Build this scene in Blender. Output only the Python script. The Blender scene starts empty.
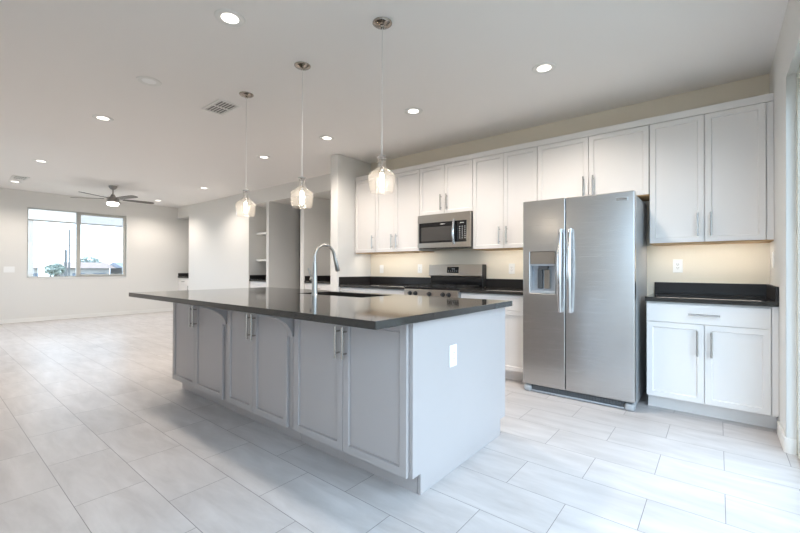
import bpy, bmesh, math, random
from mathutils import Vector, Matrix
random.seed(7)
S = bpy.context.scene
C = S.collection
PI = math.pi

# ------------------------------------------------------------------ camera
YAW, PITCH, ROLL, CAMH, FPX = 0.6802, 0.0057, -0.0030, 1.1333, 393.4
fw = Vector((-math.sin(YAW)*math.cos(PITCH), math.cos(YAW)*math.cos(PITCH), math.sin(PITCH)))
rt = Vector((math.cos(YAW), math.sin(YAW), 0))
up = rt.cross(fw)
r2 = (rt - ROLL*up).normalized(); u2 = (up + ROLL*rt).normalized()
cam = bpy.data.cameras.new('camera'); cam.sensor_width = 36; cam.lens = FPX/800*36
cam.clip_start = 0.02; cam.clip_end = 500
co = bpy.data.objects.new('camera', cam); C.objects.link(co)
m = Matrix((r2, u2, -fw)).transposed().to_4x4(); m.translation = (0, 0, CAMH)
co.matrix_world = m
S.camera = co

# ------------------------------------------------------------------ world, exposure
W = bpy.data.worlds.new('sky'); S.world = W; W.use_nodes = True
wn = W.node_tree.nodes; wl = W.node_tree.links
bg = wn['Background']; bg.inputs[1].default_value = 2.55
bg.inputs[0].default_value = (0.61, 0.80, 1.0, 1)
S.view_settings.view_transform = 'Standard'; S.view_settings.look = 'None'
S.view_settings.exposure = 1.48; S.view_settings.gamma = 1; S.view_settings.use_curve_mapping = False
S.cycles.max_bounces = 14; S.cycles.diffuse_bounces = 7; S.cycles.glossy_bounces = 5
S.cycles.transparent_max_bounces = 24
S.cycles.caustics_reflective = False; S.cycles.caustics_refractive = False
S.cycles.sample_clamp_indirect = 5
DOWNLIGHT_W = 37; BULB = 20; FAN_W = 12

def portal(name, loc, rot, sx, sy):
    l = bpy.data.lights.new(name, 'AREA'); l.shape = 'RECTANGLE'; l.size = sx; l.size_y = sy
    l.cycles.is_portal = True
    o = bpy.data.objects.new(name, l); o.location = loc; o.rotation_euler = rot; C.objects.link(o)
portal('sliding_door_daylight', (0.50, 1.88, 1.18), (0, PI/2, 0), 2.3, 3.04)
portal('added_living_daylight', (-8.2, -.86, 1.5), (PI/2, 0, 0), 2.0, 1.7)  # portal for the added, unseen window on the living side
portal('added_kitchen_daylight', (-.405, -.86, 1.5), (PI/2, 0, 0), 1.29, 1.7)  # portal for the added, unseen window on the kitchen side
portal('window_daylight', (-11.36, 2.371, 1.662), (0, -PI/2, 0), 1.45, 1.78)

# ------------------------------------------------------------------ materials
def mat(name, col, rough=0.5, metal=0, bump=0, bscale=200, spec=0.5, var=0, vscale=3, vstretch=(1,1,1), coat=0, emis=None, estr=0, rvar=0):
    M = bpy.data.materials.new(name); M.use_nodes = True
    n, l = M.node_tree.nodes, M.node_tree.links
    b = n['Principled BSDF']
    b.inputs['Base Color'].default_value = (*col, 1); b.inputs['Roughness'].default_value = rough
    b.inputs['Metallic'].default_value = metal; b.inputs['Specular IOR Level'].default_value = spec
    b.inputs['Coat Weight'].default_value = coat
    tc = n.new('ShaderNodeTexCoord'); mp = n.new('ShaderNodeMapping'); mp.inputs['Scale'].default_value = vstretch
    l.new(tc.outputs['Object'], mp.inputs[0])
    if var or rvar:
        t = n.new('ShaderNodeTexNoise'); t.inputs['Scale'].default_value = vscale; t.inputs['Detail'].default_value = 5
        l.new(mp.outputs[0], t.inputs[0])
        if var:
            r = n.new('ShaderNodeMapRange'); r.inputs[3].default_value = 1-var; r.inputs[4].default_value = 1+var
            r.inputs[1].default_value = .3; r.inputs[2].default_value = .7
            l.new(t.outputs[0], r.inputs[0])
            mx = n.new('ShaderNodeVectorMath'); mx.operation = 'SCALE'; mx.inputs[0].default_value = col
            l.new(r.outputs[0], mx.inputs['Scale']); l.new(mx.outputs[0], b.inputs['Base Color'])
        if rvar:
            r = n.new('ShaderNodeMapRange'); r.inputs[3].default_value = rough-rvar; r.inputs[4].default_value = rough+rvar
            l.new(t.outputs[0], r.inputs[0]); l.new(r.outputs[0], b.inputs['Roughness'])
    if bump:
        t2 = n.new('ShaderNodeTexNoise'); t2.inputs['Scale'].default_value = bscale; t2.inputs['Detail'].default_value = 2
        l.new(tc.outputs['Object'], t2.inputs[0])
        bp = n.new('ShaderNodeBump'); bp.inputs['Strength'].default_value = bump; bp.inputs['Distance'].default_value = .002
        l.new(t2.outputs[0], bp.inputs['Height']); l.new(bp.outputs[0], b.inputs['Normal'])
    if emis:
        b.inputs['Emission Color'].default_value = (*emis, 1); b.inputs['Emission Strength'].default_value = estr
    return M

WALL = mat('wall_paint', (.745, .73, .70), .75, bump=.15, bscale=140, spec=.3)
KWALL = mat('kitchen_wall_paint', (.80, .735, .625), .75, bump=.15, bscale=140, spec=.3)
CEIL = mat('ceiling_paint', (.88, .855, .83), .85, bump=.2, bscale=110, spec=.2)
TRIM = mat('trim_paint', (.80, .79, .76), .4, spec=.4)
CABW = mat('white_cabinet_paint', (.77, .74, .715), .35, spec=.45, var=.01, vscale=2)
CABG = mat('grey_cabinet_paint', (.42, .388, .378), .4, spec=.45, var=.015, vscale=2)
WOOD = mat('raw_maple', (.62, .40, .20), .5, var=.12, vscale=6, vstretch=(1, 12, 12))
QUARTZ = mat('dark_quartz', (.027, .025, .023), .07, var=.25, vscale=260, spec=.5)
BSPL = mat('dark_quartz_splash', (.022, .020, .020), .4, var=.25, vscale=260, spec=.25)
STEEL = mat('brushed_steel', (.56, .55, .54), .27, 1, vscale=3, vstretch=(1, 1, 500), rvar=.012)
STEELW = mat('brushed_steel_warm', (.47, .43, .38), .32, 1, vscale=3, vstretch=(1, 1, 500), rvar=.012)
SIDEST = mat('fridge_side_grey', (.40, .41, .42), .35, .0, bump=.1, bscale=400)
NICKEL = mat('satin_nickel', (.50, .48, .455), .22, 1)
CANOPY = mat('dark_nickel', (.36, .32, .28), .16, 1)
CHROME = mat('chrome', (.75, .76, .78), .12, 1)
FAUC = mat('brushed_faucet_steel', (.44, .42, .39), .36, 1, rvar=.04, vscale=60)
BLACKG = mat('black_glass', (.012, .012, .013), .06)
OVENG = mat('tinted_door_glass', (.07, .066, .062), .10)
BLACK = mat('black_plastic', (.018, .018, .019), .35)
IRON = mat('cast_iron', (.02, .02, .02), .55, bump=.3, bscale=300)
DKGREY = mat('dark_grey_plastic', (.08, .085, .09), .4)
LTGREY = mat('light_grey_plastic', (.42, .44, .47), .35)
TAUPE = mat('taupe_panel', (.27, .235, .20), .3, .5)
WHITEP = mat('white_plastic', (.86, .86, .85), .35)
SLOT = mat('socket_slot_black', (.03, .03, .03), .6)
MARK = mat('pale_printed_mark', (.62, .62, .62), .5)
WFRAME = mat('window_frame_taupe', (.50, .485, .45), .45)
DFRAME = mat('door_frame_cream', (.62, .60, .52), .45)
BLADE = mat('fan_blade_grey_wood', (.15, .135, .12), .5, var=.15, vscale=5, vstretch=(1, 1, 1))
CORD = mat('pendant_cord', (.72, .71, .69), .4)
LENS = mat('downlight_lens', (.9, .9, .9), .4, emis=(1, .92, .84), estr=1.1)
LENSOFF = mat('downlight_lens_off', (.93, .93, .92), .35)
BULBM = mat('glowing_bulb', (1, .95, .9), .3, emis=(1, .86, .68), estr=BULB)
FANNI = mat('brushed_fan_nickel', (.36, .34, .32), .3, 1)
FANL = mat('fan_light_bowl', (.95, .94, .9), .3, emis=(1, .95, .88), estr=2.6)
VENTIN = mat('vent_duct_dark', (.28, .28, .27), .8)

def glass(name, tint=(1, 1, 1), haze=0.0, rough=0.0, refl=1.0, ribs=0, ribscale=60):
    M = bpy.data.materials.new(name); M.use_nodes = True
    n, l = M.node_tree.nodes, M.node_tree.links
    n.remove(n['Principled BSDF']); out = n['Material Output']
    tr = n.new('ShaderNodeBsdfTransparent'); tr.inputs[0].default_value = (*tint, 1)
    gl = n.new('ShaderNodeBsdfGlossy'); gl.inputs['Roughness'].default_value = rough
    fr = n.new('ShaderNodeFresnel'); fr.inputs[0].default_value = 1.45
    mu = n.new('ShaderNodeMath'); mu.operation = 'MULTIPLY'; mu.inputs[1].default_value = refl; mu.use_clamp = True
    l.new(fr.outputs[0], mu.inputs[0])
    ge = n.new('ShaderNodeNewGeometry'); fb = n.new('ShaderNodeMath'); fb.operation = 'SUBTRACT'; fb.inputs[0].default_value = 1
    l.new(ge.outputs['Backfacing'], fb.inputs[1]); m3 = n.new('ShaderNodeMath'); m3.operation = 'MULTIPLY'
    l.new(mu.outputs[0], m3.inputs[0]); l.new(fb.outputs[0], m3.inputs[1])
    mx = n.new('ShaderNodeMixShader'); l.new(m3.outputs[0], mx.inputs[0])
    last = tr.outputs[0]
    if haze:
        df = n.new('ShaderNodeBsdfDiffuse'); df.inputs[0].default_value = (.85, .83, .80, 1)
        tl = n.new('ShaderNodeBsdfTranslucent'); tl.inputs[0].default_value = (.9, .88, .85, 1)
        ad = n.new('ShaderNodeMixShader'); ad.inputs[0].default_value = .6
        l.new(df.outputs[0], ad.inputs[1]); l.new(tl.outputs[0], ad.inputs[2])
        m2 = n.new('ShaderNodeMixShader'); m2.inputs[0].default_value = haze
        l.new(tr.outputs[0], m2.inputs[1]); l.new(ad.outputs[0], m2.inputs[2]); last = m2.outputs[0]
    l.new(last, mx.inputs[1]); l.new(gl.outputs[0], mx.inputs[2]); l.new(mx.outputs[0], out.inputs[0])
    if ribs:
        tc = n.new('ShaderNodeTexCoord'); t = n.new('ShaderNodeTexNoise'); t.inputs['Scale'].default_value = ribscale
        mp = n.new('ShaderNodeMapping'); mp.inputs['Scale'].default_value = (1, 1, .25)
        l.new(tc.outputs['Object'], mp.inputs[0]); l.new(mp.outputs[0], t.inputs[0])
        bp = n.new('ShaderNodeBump'); bp.inputs['Strength'].default_value = ribs; bp.inputs['Distance'].default_value = .004
        l.new(t.outputs[0], bp.inputs['Height']); l.new(bp.outputs[0], gl.inputs['Normal']); l.new(bp.outputs[0], fr.inputs['Normal'])
    return M
PANE = glass('window_glass', (.97, .98, .98))
SCREEN = glass('insect_screen', (.90, .91, .92), haze=.04, refl=.2)
SHADEG = glass('ribbed_clear_glass', (.98, .97, .96), haze=.055, rough=.15, refl=.9, ribs=.9)

def tile_mat():
    M = bpy.data.materials.new('floor_tile'); M.use_nodes = True
    n, l = M.node_tree.nodes, M.node_tree.links; b = n['Principled BSDF']
    tc = n.new('ShaderNodeTexCoord')
    mp = n.new('ShaderNodeMapping'); mp.inputs['Location'].default_value = (-.025+12, -.785+6, 0)
    l.new(tc.outputs['Object'], mp.inputs[0])
    br = n.new('ShaderNodeTexBrick'); br.offset = .5; br.offset_frequency = 2; br.squash = 1
    br.inputs['Scale'].default_value = 1; br.inputs['Mortar Size'].default_value = .0016
    br.inputs['Mortar Smooth'].default_value = .1; br.inputs['Bias'].default_value = 0
    br.inputs['Brick Width'].default_value = .6; br.inputs['Row Height'].default_value = .3
    br.inputs['Color1'].default_value = (.96, .96, .96, 1); br.inputs['Color2'].default_value = (1.03, 1.03, 1.03, 1)
    br.inputs['Mortar'].default_value = (.36, .35, .35, 1)
    l.new(mp.outputs[0], br.inputs[0])
    # per-tile shift of the veining
    ad = n.new('ShaderNodeVectorMath'); ad.operation = 'MULTIPLY_ADD'; ad.inputs[1].default_value = (3, 5, 0)
    l.new(br.outputs['Color'], ad.inputs[0]); l.new(tc.outputs['Object'], ad.inputs[2])
    m2 = n.new('ShaderNodeMapping'); m2.inputs['Rotation'].default_value = (0, 0, -.35); m2.inputs['Scale'].default_value = (1.0, 4.2, 1)
    l.new(ad.outputs[0], m2.inputs[0])
    t = n.new('ShaderNodeTexNoise'); t.inputs['Scale'].default_value = 2.2; t.inputs['Detail'].default_value = 7; t.inputs['Roughness'].default_value = .6; t.inputs['Distortion'].default_value = .4
    l.new(m2.outputs[0], t.inputs[0])
    cr = n.new('ShaderNodeValToRGB'); e = cr.color_ramp.elements
    e[0].position = .30; e[0].color = (.455, .428, .418, 1); e[1].position = .70; e[1].color = (.595, .568, .560, 1)
    l.new(t.outputs[0], cr.inputs[0])
    mx = n.new('ShaderNodeMix'); mx.data_type = 'RGBA'; mx.blend_type = 'MULTIPLY'; mx.inputs[0].default_value = 1
    l.new(cr.outputs[0], mx.inputs[6]); l.new(br.outputs['Color'], mx.inputs[7]); l.new(mx.outputs[2], b.inputs['Base Color'])
    b.inputs['Roughness'].default_value = .36; b.inputs['Specular IOR Level'].default_value = .38
    bp = n.new('ShaderNodeBump'); bp.inputs['Strength'].default_value = .4; bp.inputs['Distance'].default_value = .002; bp.invert = True
    l.new(br.outputs['Fac'], bp.inputs['Height']); l.new(bp.outputs[0], b.inputs['Normal'])
    return M
TILE = tile_mat()

# ------------------------------------------------------------------ helpers
def tag(o, label=None, cat=None, group=None, kind=None):
    if label: o['label'] = label
    if cat: o['category'] = cat
    if group: o['group'] = group
    if kind: o['kind'] = kind
    return o
def thing(name, label, cat, loc, group=None):
    o = bpy.data.objects.new(name, None); o.empty_display_size = .1; o.location = loc; C.objects.link(o)
    return tag(o, label, cat, group)
def wloc(o):
    v = Vector((0, 0, 0))
    while o: v += o.location; o = o.parent
    return v
class MB:
    def __init__(s): s.bm = bmesh.new()
    def box(s, x0, x1, y0, y1, z0, z1):
        v = [s.bm.verts.new(p) for p in ((x0,y0,z0),(x1,y0,z0),(x1,y1,z0),(x0,y1,z0),(x0,y0,z1),(x1,y0,z1),(x1,y1,z1),(x0,y1,z1))]
        for f in ((3,2,1,0),(4,5,6,7),(0,1,5,4),(1,2,6,5),(2,3,7,6),(3,0,4,7)): s.bm.faces.new([v[i] for i in f])
        return s
    def prism(s, pts, axis, a, b):
        # pts in the two remaining axes, extruded along axis from a to b
        def mk(p, t):
            return {'x': (t, p[0], p[1]), 'y': (p[0], t, p[1]), 'z': (p[0], p[1], t)}[axis]
        A = [s.bm.verts.new(mk(p, a)) for p in pts]; B = [s.bm.verts.new(mk(p, b)) for p in pts]
        n = len(pts)
        s.bm.faces.new(A); s.bm.faces.new(B[::-1])
        for i in range(n): s.bm.faces.new((A[i], B[i], B[(i+1) % n], A[(i+1) % n]))
        return s
    def tube(s, path, r, seg=12, caps=True, flat=None):
        path = [Vector(p) for p in path]; rings = []
        rr = r if isinstance(r, (list, tuple)) else [r]*len(path)
        t0 = (path[1]-path[0]).normalized()
        ref = Vector((0, 0, 1)) if abs(t0.z) < .9 else Vector((1, 0, 0))
        n = t0.cross(ref).normalized()
        for i, p in enumerate(path):
            t = (path[min(i+1, len(path)-1)]-path[max(i-1, 0)]).normalized()
            n = (n - t*n.dot(t)).normalized(); b = t.cross(n)
            rings.append([s.bm.verts.new(p+(n*math.cos(2*PI*k/seg)*(flat or 1)+b*math.sin(2*PI*k/seg))*rr[i]) for k in range(seg)])
        for i in range(len(rings)-1):
            for k in range(seg): s.bm.faces.new((rings[i][k], rings[i][(k+1) % seg], rings[i+1][(k+1) % seg], rings[i+1][k]))
        if caps: s.bm.faces.new(rings[0][::-1]); s.bm.faces.new(rings[-1])
        return s
    def lathe(s, c, prof, seg=32, axis='z', ripple=0, nr=0):
        # prof: (radius, height) pairs
        rings = []
        for r, h in prof:
            ring = []
            for k in range(seg):
                a = 2*PI*k/seg; q = r*(1+ripple*math.cos(nr*a)) if nr else r
                x, y = q*math.cos(a), q*math.sin(a)
                p = {'z': (x, y, h), 'y': (x, h, y), 'x': (h, x, y)}[axis]
                ring.append(s.bm.verts.new((c[0]+p[0], c[1]+p[1], c[2]+p[2])))
            rings.append(ring)
        for i in range(len(rings)-1):
            for k in range(seg): s.bm.faces.new((rings[i][k], rings[i][(k+1) % seg], rings[i+1][(k+1) % seg], rings[i+1][k]))
        for ring, (r, h) in ((rings[0], prof[0]), (rings[-1], prof[-1])):
            if 0 < r < .0021: s.bm.faces.new(ring)
        return s
    def build(s, name, material, parent=None, bevel=0, smooth=False, seg=2, angle=40, loc=None):
        bmesh.ops.recalc_face_normals(s.bm, faces=s.bm.faces)
        off = wloc(parent) if parent else (Vector(loc) if loc else Vector((0, 0, 0)))
        bmesh.ops.translate(s.bm, verts=s.bm.verts, vec=-off)
        me = bpy.data.meshes.new(name); s.bm.to_mesh(me); s.bm.free()
        o = bpy.data.objects.new(name, me); me.materials.append(material)
        C.objects.link(o)
        if parent: o.parent = parent
        elif loc: o.location = loc
        if smooth:
            for p in me.polygons: p.use_smooth = True
            me.set_sharp_from_angle(angle=math.radians(angle))
        if bevel:
            b = o.modifiers.new('bevel', 'BEVEL'); b.width = bevel; b.segments = seg; b.limit_method = 'ANGLE'; b.harden_normals = False
        return o
def B(*a): return MB().box(*a)
def struct(o): o['kind'] = 'structure'; return o
def copy_tree(o, parent=None):
    c = o.copy(); C.objects.link(c)
    if parent: c.parent = parent
    for ch in list(o.children): copy_tree(ch, c)
    return c

# ================================================================== SETTING
CZ = 2.7386; XL = -11.205; XR = .327; YK = 4.39; YB = 4.415; HD = 2.455; YN = 5.03; YF = -.75
struct(B(-11.47, .56, -.95, 7.3, -.14, 0).build('floor', TILE))
struct(B(-11.47, .56, -.95, 7.3, CZ, CZ+.15).build('ceiling', CEIL))
struct(B(-4.13, .56, YK, 4.62, 0, CZ).build('wall_back', KWALL))
struct(B(-4.285, -4.1327, 3.72, 5.15, 0, CZ).build('wall_partition', WALL, bevel=.012, seg=3))
w = MB()
w.box(-10.512, -7.652, YB, 5.15, 0, CZ); w.box(-7.0, -6.913, YB, 5.06, 0, CZ); w.box(-5.904, -5.80, YB, 5.15, 0, CZ)
w.box(XL-.2, -10.512, YB, 5.15, HD, CZ); w.box(-7.652, -7.0, YB, 5.15, HD, CZ)
w.box(-6.913, -5.904, YB, 5.15, HD, CZ); w.box(-5.80, -4.285, YB, 5.15, HD, CZ)
w.box(XL-.2, -10.512, YN, 5.15, 0, HD); w.box(-7.652, -7.0, YN, 5.15, 0, HD); w.box(-5.80, -4.285, YN, 5.15, 0, HD)
struct(w.build('wall_living', WALL))
w = MB()
w.box(-5.904, -5.80, 5.15, 7.2, 0, CZ); w.box(-9.1, -5.80, 7.05, 7.2, 0, CZ); w.box(-9.2, -9.05, 5.15, 7.2, 0, CZ); w.box(-9.1, -7.0, 5.151, 5.2, 0, CZ)
struct(w.build('wall_hall', WALL))
WY0, WY1, WZ0, WZ1 = 1.484, 3.258, .926, 2.397
w = MB()
w.box(XL-.2, XL, -.95, WY0, 0, CZ); w.box(XL-.2, XL, WY1, 5.03, 0, CZ)
w.box(XL-.2, XL, WY0, WY1, 0, WZ0); w.box(XL-.2, XL, WY0, WY1, WZ1, CZ)
struct(w.build('wall_left', WALL))
w = MB(); FW = [(-9.2, -7.2), (-1.05, .24)]  # FW: openings of the unseen windows added for their daylight
w.box(XL-.2, .56, -.95, YF, 0, .65); w.box(XL-.2, .56, -.95, YF, 2.35, CZ)
for a_, b_ in ((XL-.2, -9.2), (-7.2, -1.05), (.24, .56)): w.box(a_, b_, -.95, YF, .65, 2.35)
struct(w.build('wall_front', WALL))
# right wall with the big sliding-door opening, rounded (bullnose) opening edges
SY0, SY1, SZ = .36, 3.41, 2.345
w = MB().prism([(YF, 0), (SY0, 0), (SY0, SZ), (SY1, SZ), (SY1, 0), (YK, 0), (YK, CZ), (YF, CZ)], 'x', XR, .56)
w.bm.edges.ensure_lookup_table()
ed = []
for e in w.bm.edges:
    a, b = e.verts[0].co, e.verts[1].co
    if abs(a.x-XR) < 1e-5 and abs(b.x-XR) < 1e-5:
        mid = (a+b)/2
        if abs(mid.y-SY0) < 1e-4 or abs(mid.y-SY1) < 1e-4 or (abs(mid.z-SZ) < 1e-4): ed.append(e)
bmesh.ops.bevel(w.bm, geom=ed, offset=.022, segments=6, profile=.5, affect='EDGES')
struct(w.build('wall_right', WALL, smooth=True, angle=35))

# baseboards
def base(name, *boxes):
    w = MB()
    for b in boxes: w.box(*b)
    return struct(w.build(name, TRIM, bevel=.003))
base('baseboard_left', (XL, XL+.012, YF, YB-.001, 0, .085))
base('baseboard_living', (-10.50, -7.66, YB-.012, YB, 0, .085), (-7.0, -6.913, YB-.012, YB, 0, .085), (-5.904, -5.80, YB-.012, YB, 0, .085), (-6.913, -6.90, YB, 5.06, 0, .085))
base('baseboard_partition', (-4.298, -4.12, 3.707, 3.72, 0, .092), (-4.298, -4.285, 3.72, 4.4, 0, .092))
pts = [(XR-.0005, 3.75), (XR-.012, 3.75)]
for k in range(9):
    q = k/8*PI/2; pts.append((XR+.022-.034*math.cos(q), SY1+.022-.034*math.sin(q)))
pts += [(.372, SY1-.012), (.372, SY1-.0005)]
for k in range(9):
    q = PI/2-k/8*PI/2; pts.append((XR+.022-.0225*math.cos(q), SY1+.022-.0225*math.sin(q)))
struct(MB().prism(pts, 'z', 0, .092).build('baseboard_right', TRIM, smooth=True, bevel=0))

# ---- window in the far wall
FX0, FX1 = -11.305, -11.255
w = MB(); t = .022
w.box(FX0, FX1, WY0, WY0+t, WZ0, WZ1); w.box(FX0, FX1, WY1-t, WY1, WZ0, WZ1)
w.box(FX0, FX1, WY0+t, WY1-t, WZ0, WZ0+t); w.box(FX0, FX1, WY0+t, WY1-t, WZ1-t, WZ1)
win = struct(w.build('window_1', WFRAME, bevel=.002, loc=(FX1, 2.34, WZ0)))
YM0, YM1 = 2.302, 2.366
B(FX0-.004, FX1+.004, YM0, YM1, WZ0+t, WZ1-t).build('mullion', WFRAME, win, bevel=.002)
w = MB(); s_ = .038; a0, a1, b0, b1 = YM1, WY1-t, WZ0+t, WZ1-t
w.box(FX0, FX1+.006, a0, a0+.016, b0, b1); w.box(FX0, FX1+.006, a1-s_, a1, b0, b1)
w.box(FX0, FX1+.006, a0+.016, a1-s_, b0, b0+s_); w.box(FX0, FX1+.006, a0+.016, a1-s_, b1-s_, b1)
sash = w.build('sash_frame', WFRAME, win, bevel=.002)
B(-11.284, -11.280, WY0+t, YM0, b0, b1).build('glass_pane', PANE, win)
B(-11.284, -11.280, a0+.016, a1-s_, b0+s_, b1-s_).build('glass_pane', PANE, sash)
B(-11.303, -11.3015, a0+.016, a1-s_, b0+s_, b1-s_).build('insect_screen', SCREEN, sash)
struct(B(XL-.045, XL+.012, WY0-.0, WY1+.0, WZ0-.018, WZ0).build('trim_1', TRIM, bevel=.003))

# ---- unseen windows added behind the camera to daylight the cabinet fronts
for k, (a_, b_) in enumerate(FW):
    w = MB(); t = .04; y0, y1 = -.90, -.85
    w.box(a_, b_, y0, y1, .65, .65+t); w.box(a_, b_, y0, y1, 2.35-t, 2.35); w.box(a_, a_+t, y0, y1, .65+t, 2.35-t); w.box(b_-t, b_, y0, y1, .65+t, 2.35-t)
    xm = (a_+b_)/2; w.box(xm-.025, xm+.025, y0, y1, .65+t, 2.35-t)
    fr_ = struct(w.build('window_%d' % (k+2), WFRAME, bevel=.002, loc=(xm, y1, .65)))
    for p, q in ((a_+t, xm-.025), (xm+.025, b_-t)): B(p, q, -.878, -.874, .65+t, 2.35-t).build('glass_pane', PANE, fr_)

# ---- sliding patio door in the right wall
DX0, DX1 = .374, .47
w = MB(); t = .05
w.box(DX0, DX1, SY0, SY0+t, 0, SZ); w.box(DX0, DX1, SY1-t, SY1, 0, SZ); w.box(DX0, DX1, SY0+t, SY1-t, SZ-t, SZ); w.box(DX0, DX1, SY0+t, SY1-t, 0, .03)
door = struct(w.build('door_1', DFRAME, bevel=.003, loc=(.42, 1.9, 0)))
for k, (y0, y1, x0) in enumerate(((SY0+t, 1.90, .385), (1.87, SY1-t, .43))):
    w = MB(); q = .06
    w.box(x0, x0+.035, y0, y0+q, .03, SZ-t); w.box(x0, x0+.035, y1-q, y1, .03, SZ-t)
    w.box(x0, x0+.035, y0+q, y1-q, .03, .12); w.box(x0, x0+.035, y0+q, y1-q, SZ-t-q, SZ-t)
    p = w.build('sliding_panel', DFRAME, door, bevel=.003)
    B(x0+.015, x0+.02, y0+q, y1-q, .12, SZ-t-q).build('glass_pane', PANE, p)
    if k == 0: MB().tube([(x0-.03, y1-.03, .95), (x0-.03, y1-.03, 1.2)], .009).box(x0-.03, x0, y1-.036, y1-.024, .96, .975).box(x0-.03, x0, y1-.036, y1-.024, 1.175, 1.19).build('handle', BLACK, p)

# ================================================================== CABINETS
def shaker(x0, x1, z0, z1, yf, th=.019, rail=.058, sgn=-1, groove=False):
    """door slab with a recessed flat panel; front face at y=yf, facing -Y (sgn -1) or +Y"""
    w = MB(); yb = yf-sgn*th
    w.box(x0, x1, min(yf, yb), max(yf, yb), z0, z1)
    w.bm.faces.ensure_lookup_table(); w.bm.normal_update()
    f = min(w.bm.faces, key=lambda f: sgn*-1*f.calc_center_median().y) if sgn < 0 else max(w.bm.faces, key=lambda f: f.calc_center_median().y)
    bmesh.ops.inset_region(w.bm, faces=[f], thickness=rail, depth=0)
    bmesh.ops.inset_region(w.bm, faces=[f], thickness=.005, depth=0)
    bmesh.ops.translate(w.bm, verts=f.verts, vec=(0, -sgn*(.014 if groove else .011), 0))
    if groove:
        bmesh.ops.inset_region(w.bm, faces=[f], thickness=.0045, depth=0)
        bmesh.ops.inset_region(w.bm, faces=[f], thickness=.002, depth=0)
        bmesh.ops.translate(w.bm, verts=f.verts, vec=(0, sgn*.005, 0))
    return w
def slabfront(x0, x1, z0, z1, yf, th=.019, sgn=-1):
    yb = yf-sgn*th
    return MB().box(x0, x1, min(yf, yb), max(yf, yb), z0, z1)
def pull(p0, p1, out, r=.0068, o=.032):
    """bar pull between the points p0 and p1 on the door face; out = outward unit vector"""
    p0, p1, out = Vector(p0), Vector(p1), Vector(out); d = (p1-p0).normalized()
    w = MB(); w.tube([p0+out*o, p1+out*o], r, 12)
    for q in (p0+d*.028, p1-d*.028): w.tube([q, q+out*o], r*.8, 10)
    return w

def cabinet(name, label, cat, group, x0, x1, yc, yb, z0, z1, doors, drawers=(), toe=None, M=CABW, dth=.019, under=False, sgn=-1, hz=None, hl=.19, hoff=.04, rail=.058):
    """carcass from yc (face) to yb. doors: (x0,x1,z0,z1,handle side 'l'/'r'/None); handle centred at hz"""
    root = thing(name, label, cat, ((x0+x1)/2, yb, z0 if not toe else 0), group)
    ya, yz = min(yc, yb), max(yc, yb)
    B(x0, x1, ya, yz, z0+(.004 if under else 0), z1).build('carcass', M, root, bevel=.0015)
    if toe:
        ty = yc - sgn*toe
        B(x0+.001, x1-.001, min(ty, yb), max(ty, yb), 0, z0-.0005).build('toe_kick', M, root)
    if under: B(x0+.001, x1-.001, ya+.001, yz, z0-.008, z0+.0035).build('underside', WOOD, root)['label'] = 'bare wood underside'
    yf = yc + sgn*(dth+.001)
    for (a, b, c, d, side) in doors:
        dr = shaker(a, b, c, d, yf, dth, sgn=sgn, rail=rail, groove=M is CABG).build('door', M, root, bevel=.0018)
        if side:
            hx = a+hoff if side == 'l' else b-hoff
            pull((hx, yf, hz-hl/2), (hx, yf, hz+hl/2), (0, sgn, 0)).build('handle', NICKEL, dr, smooth=True)
    for (a, b, c, d) in drawers:
        dr = slabfront(a, b, c, d, yf, dth, sgn).build('drawer_front', M, root, bevel=.0025)
        pull(((a+b)/2-hl/2, yf, (c+d)/2), ((a+b)/2+hl/2, yf, (c+d)/2), (0, sgn, 0)).build('handle', NICKEL, dr, smooth=True)
    return root

YU = 4.046; G = .0022; ZB, ZT, DT = 1.362, 2.403, 2.400
UG = 'white wall cabinets along the kitchen wall'
uc = YU+.02
def pair(x0, xm, x1, z0, z1, l='r', r='l'): return [(x0+.003, xm-G, z0, z1, l), (xm+G, x1-.003, z0, z1, r)]
H = dict(under=True, hz=1.502)
cabinet('wall_cabinet', 'narrow single-door white wall cabinet at the far left end, against the partition wall', 'cabinet', UG, -4.117, -3.716, uc, YK-.001, ZB, ZT, [(-4.113, -3.718, ZB, DT, 'r')], **H)
cabinet('wall_cabinet', 'tall two-door white wall cabinet directly left of the microwave', 'cabinet', UG, -3.714, -2.959, uc, YK-.001, ZB, ZT, pair(-3.714, -3.365, -2.959, ZB, DT), **H)
cabinet('wall_cabinet', 'short two-door white wall cabinet above the microwave', 'cabinet', UG, -2.957, -2.201, uc, YK-.001, 1.806, ZT, pair(-2.957, -2.584, -2.201, 1.806, DT), under=True, hz=1.945)
cabinet('wall_cabinet', 'tall two-door white wall cabinet between the microwave and the refrigerator', 'cabinet', UG, -2.199, -1.454, uc, YK-.001, ZB, ZT, pair(-2.199, -1.8213, -1.454, ZB, DT), **H)
cabinet('wall_cabinet', 'short wide two-door white wall cabinet above the refrigerator', 'cabinet', UG, -1.452, -.470, uc, YK-.001, 1.795, ZT, pair(-1.452, -.9618, -.470, 1.795, DT), under=True, hz=1.925)
cf = cabinet('wall_cabinet', 'tall two-door white wall cabinet at the right end, over the short counter', 'cabinet', UG, -.468, .325, uc, YK-.001, ZB, ZT, pair(-.468, -.0866, .2834, ZB, DT), **H)
B(.286, .325, YU+.008, uc-.001, ZB, ZT-.001).build('filler_strip', CABW, cf)
tag(MB().box(-4.117, .325, YU, YK-.002, ZT+.001, 2.4636).build('cabinet_cornice', CABW, bevel=.003, loc=(-1.9, YK, ZT)), 'flat white cornice strip running along the tops of all wall cabinets', 'trim')

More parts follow.
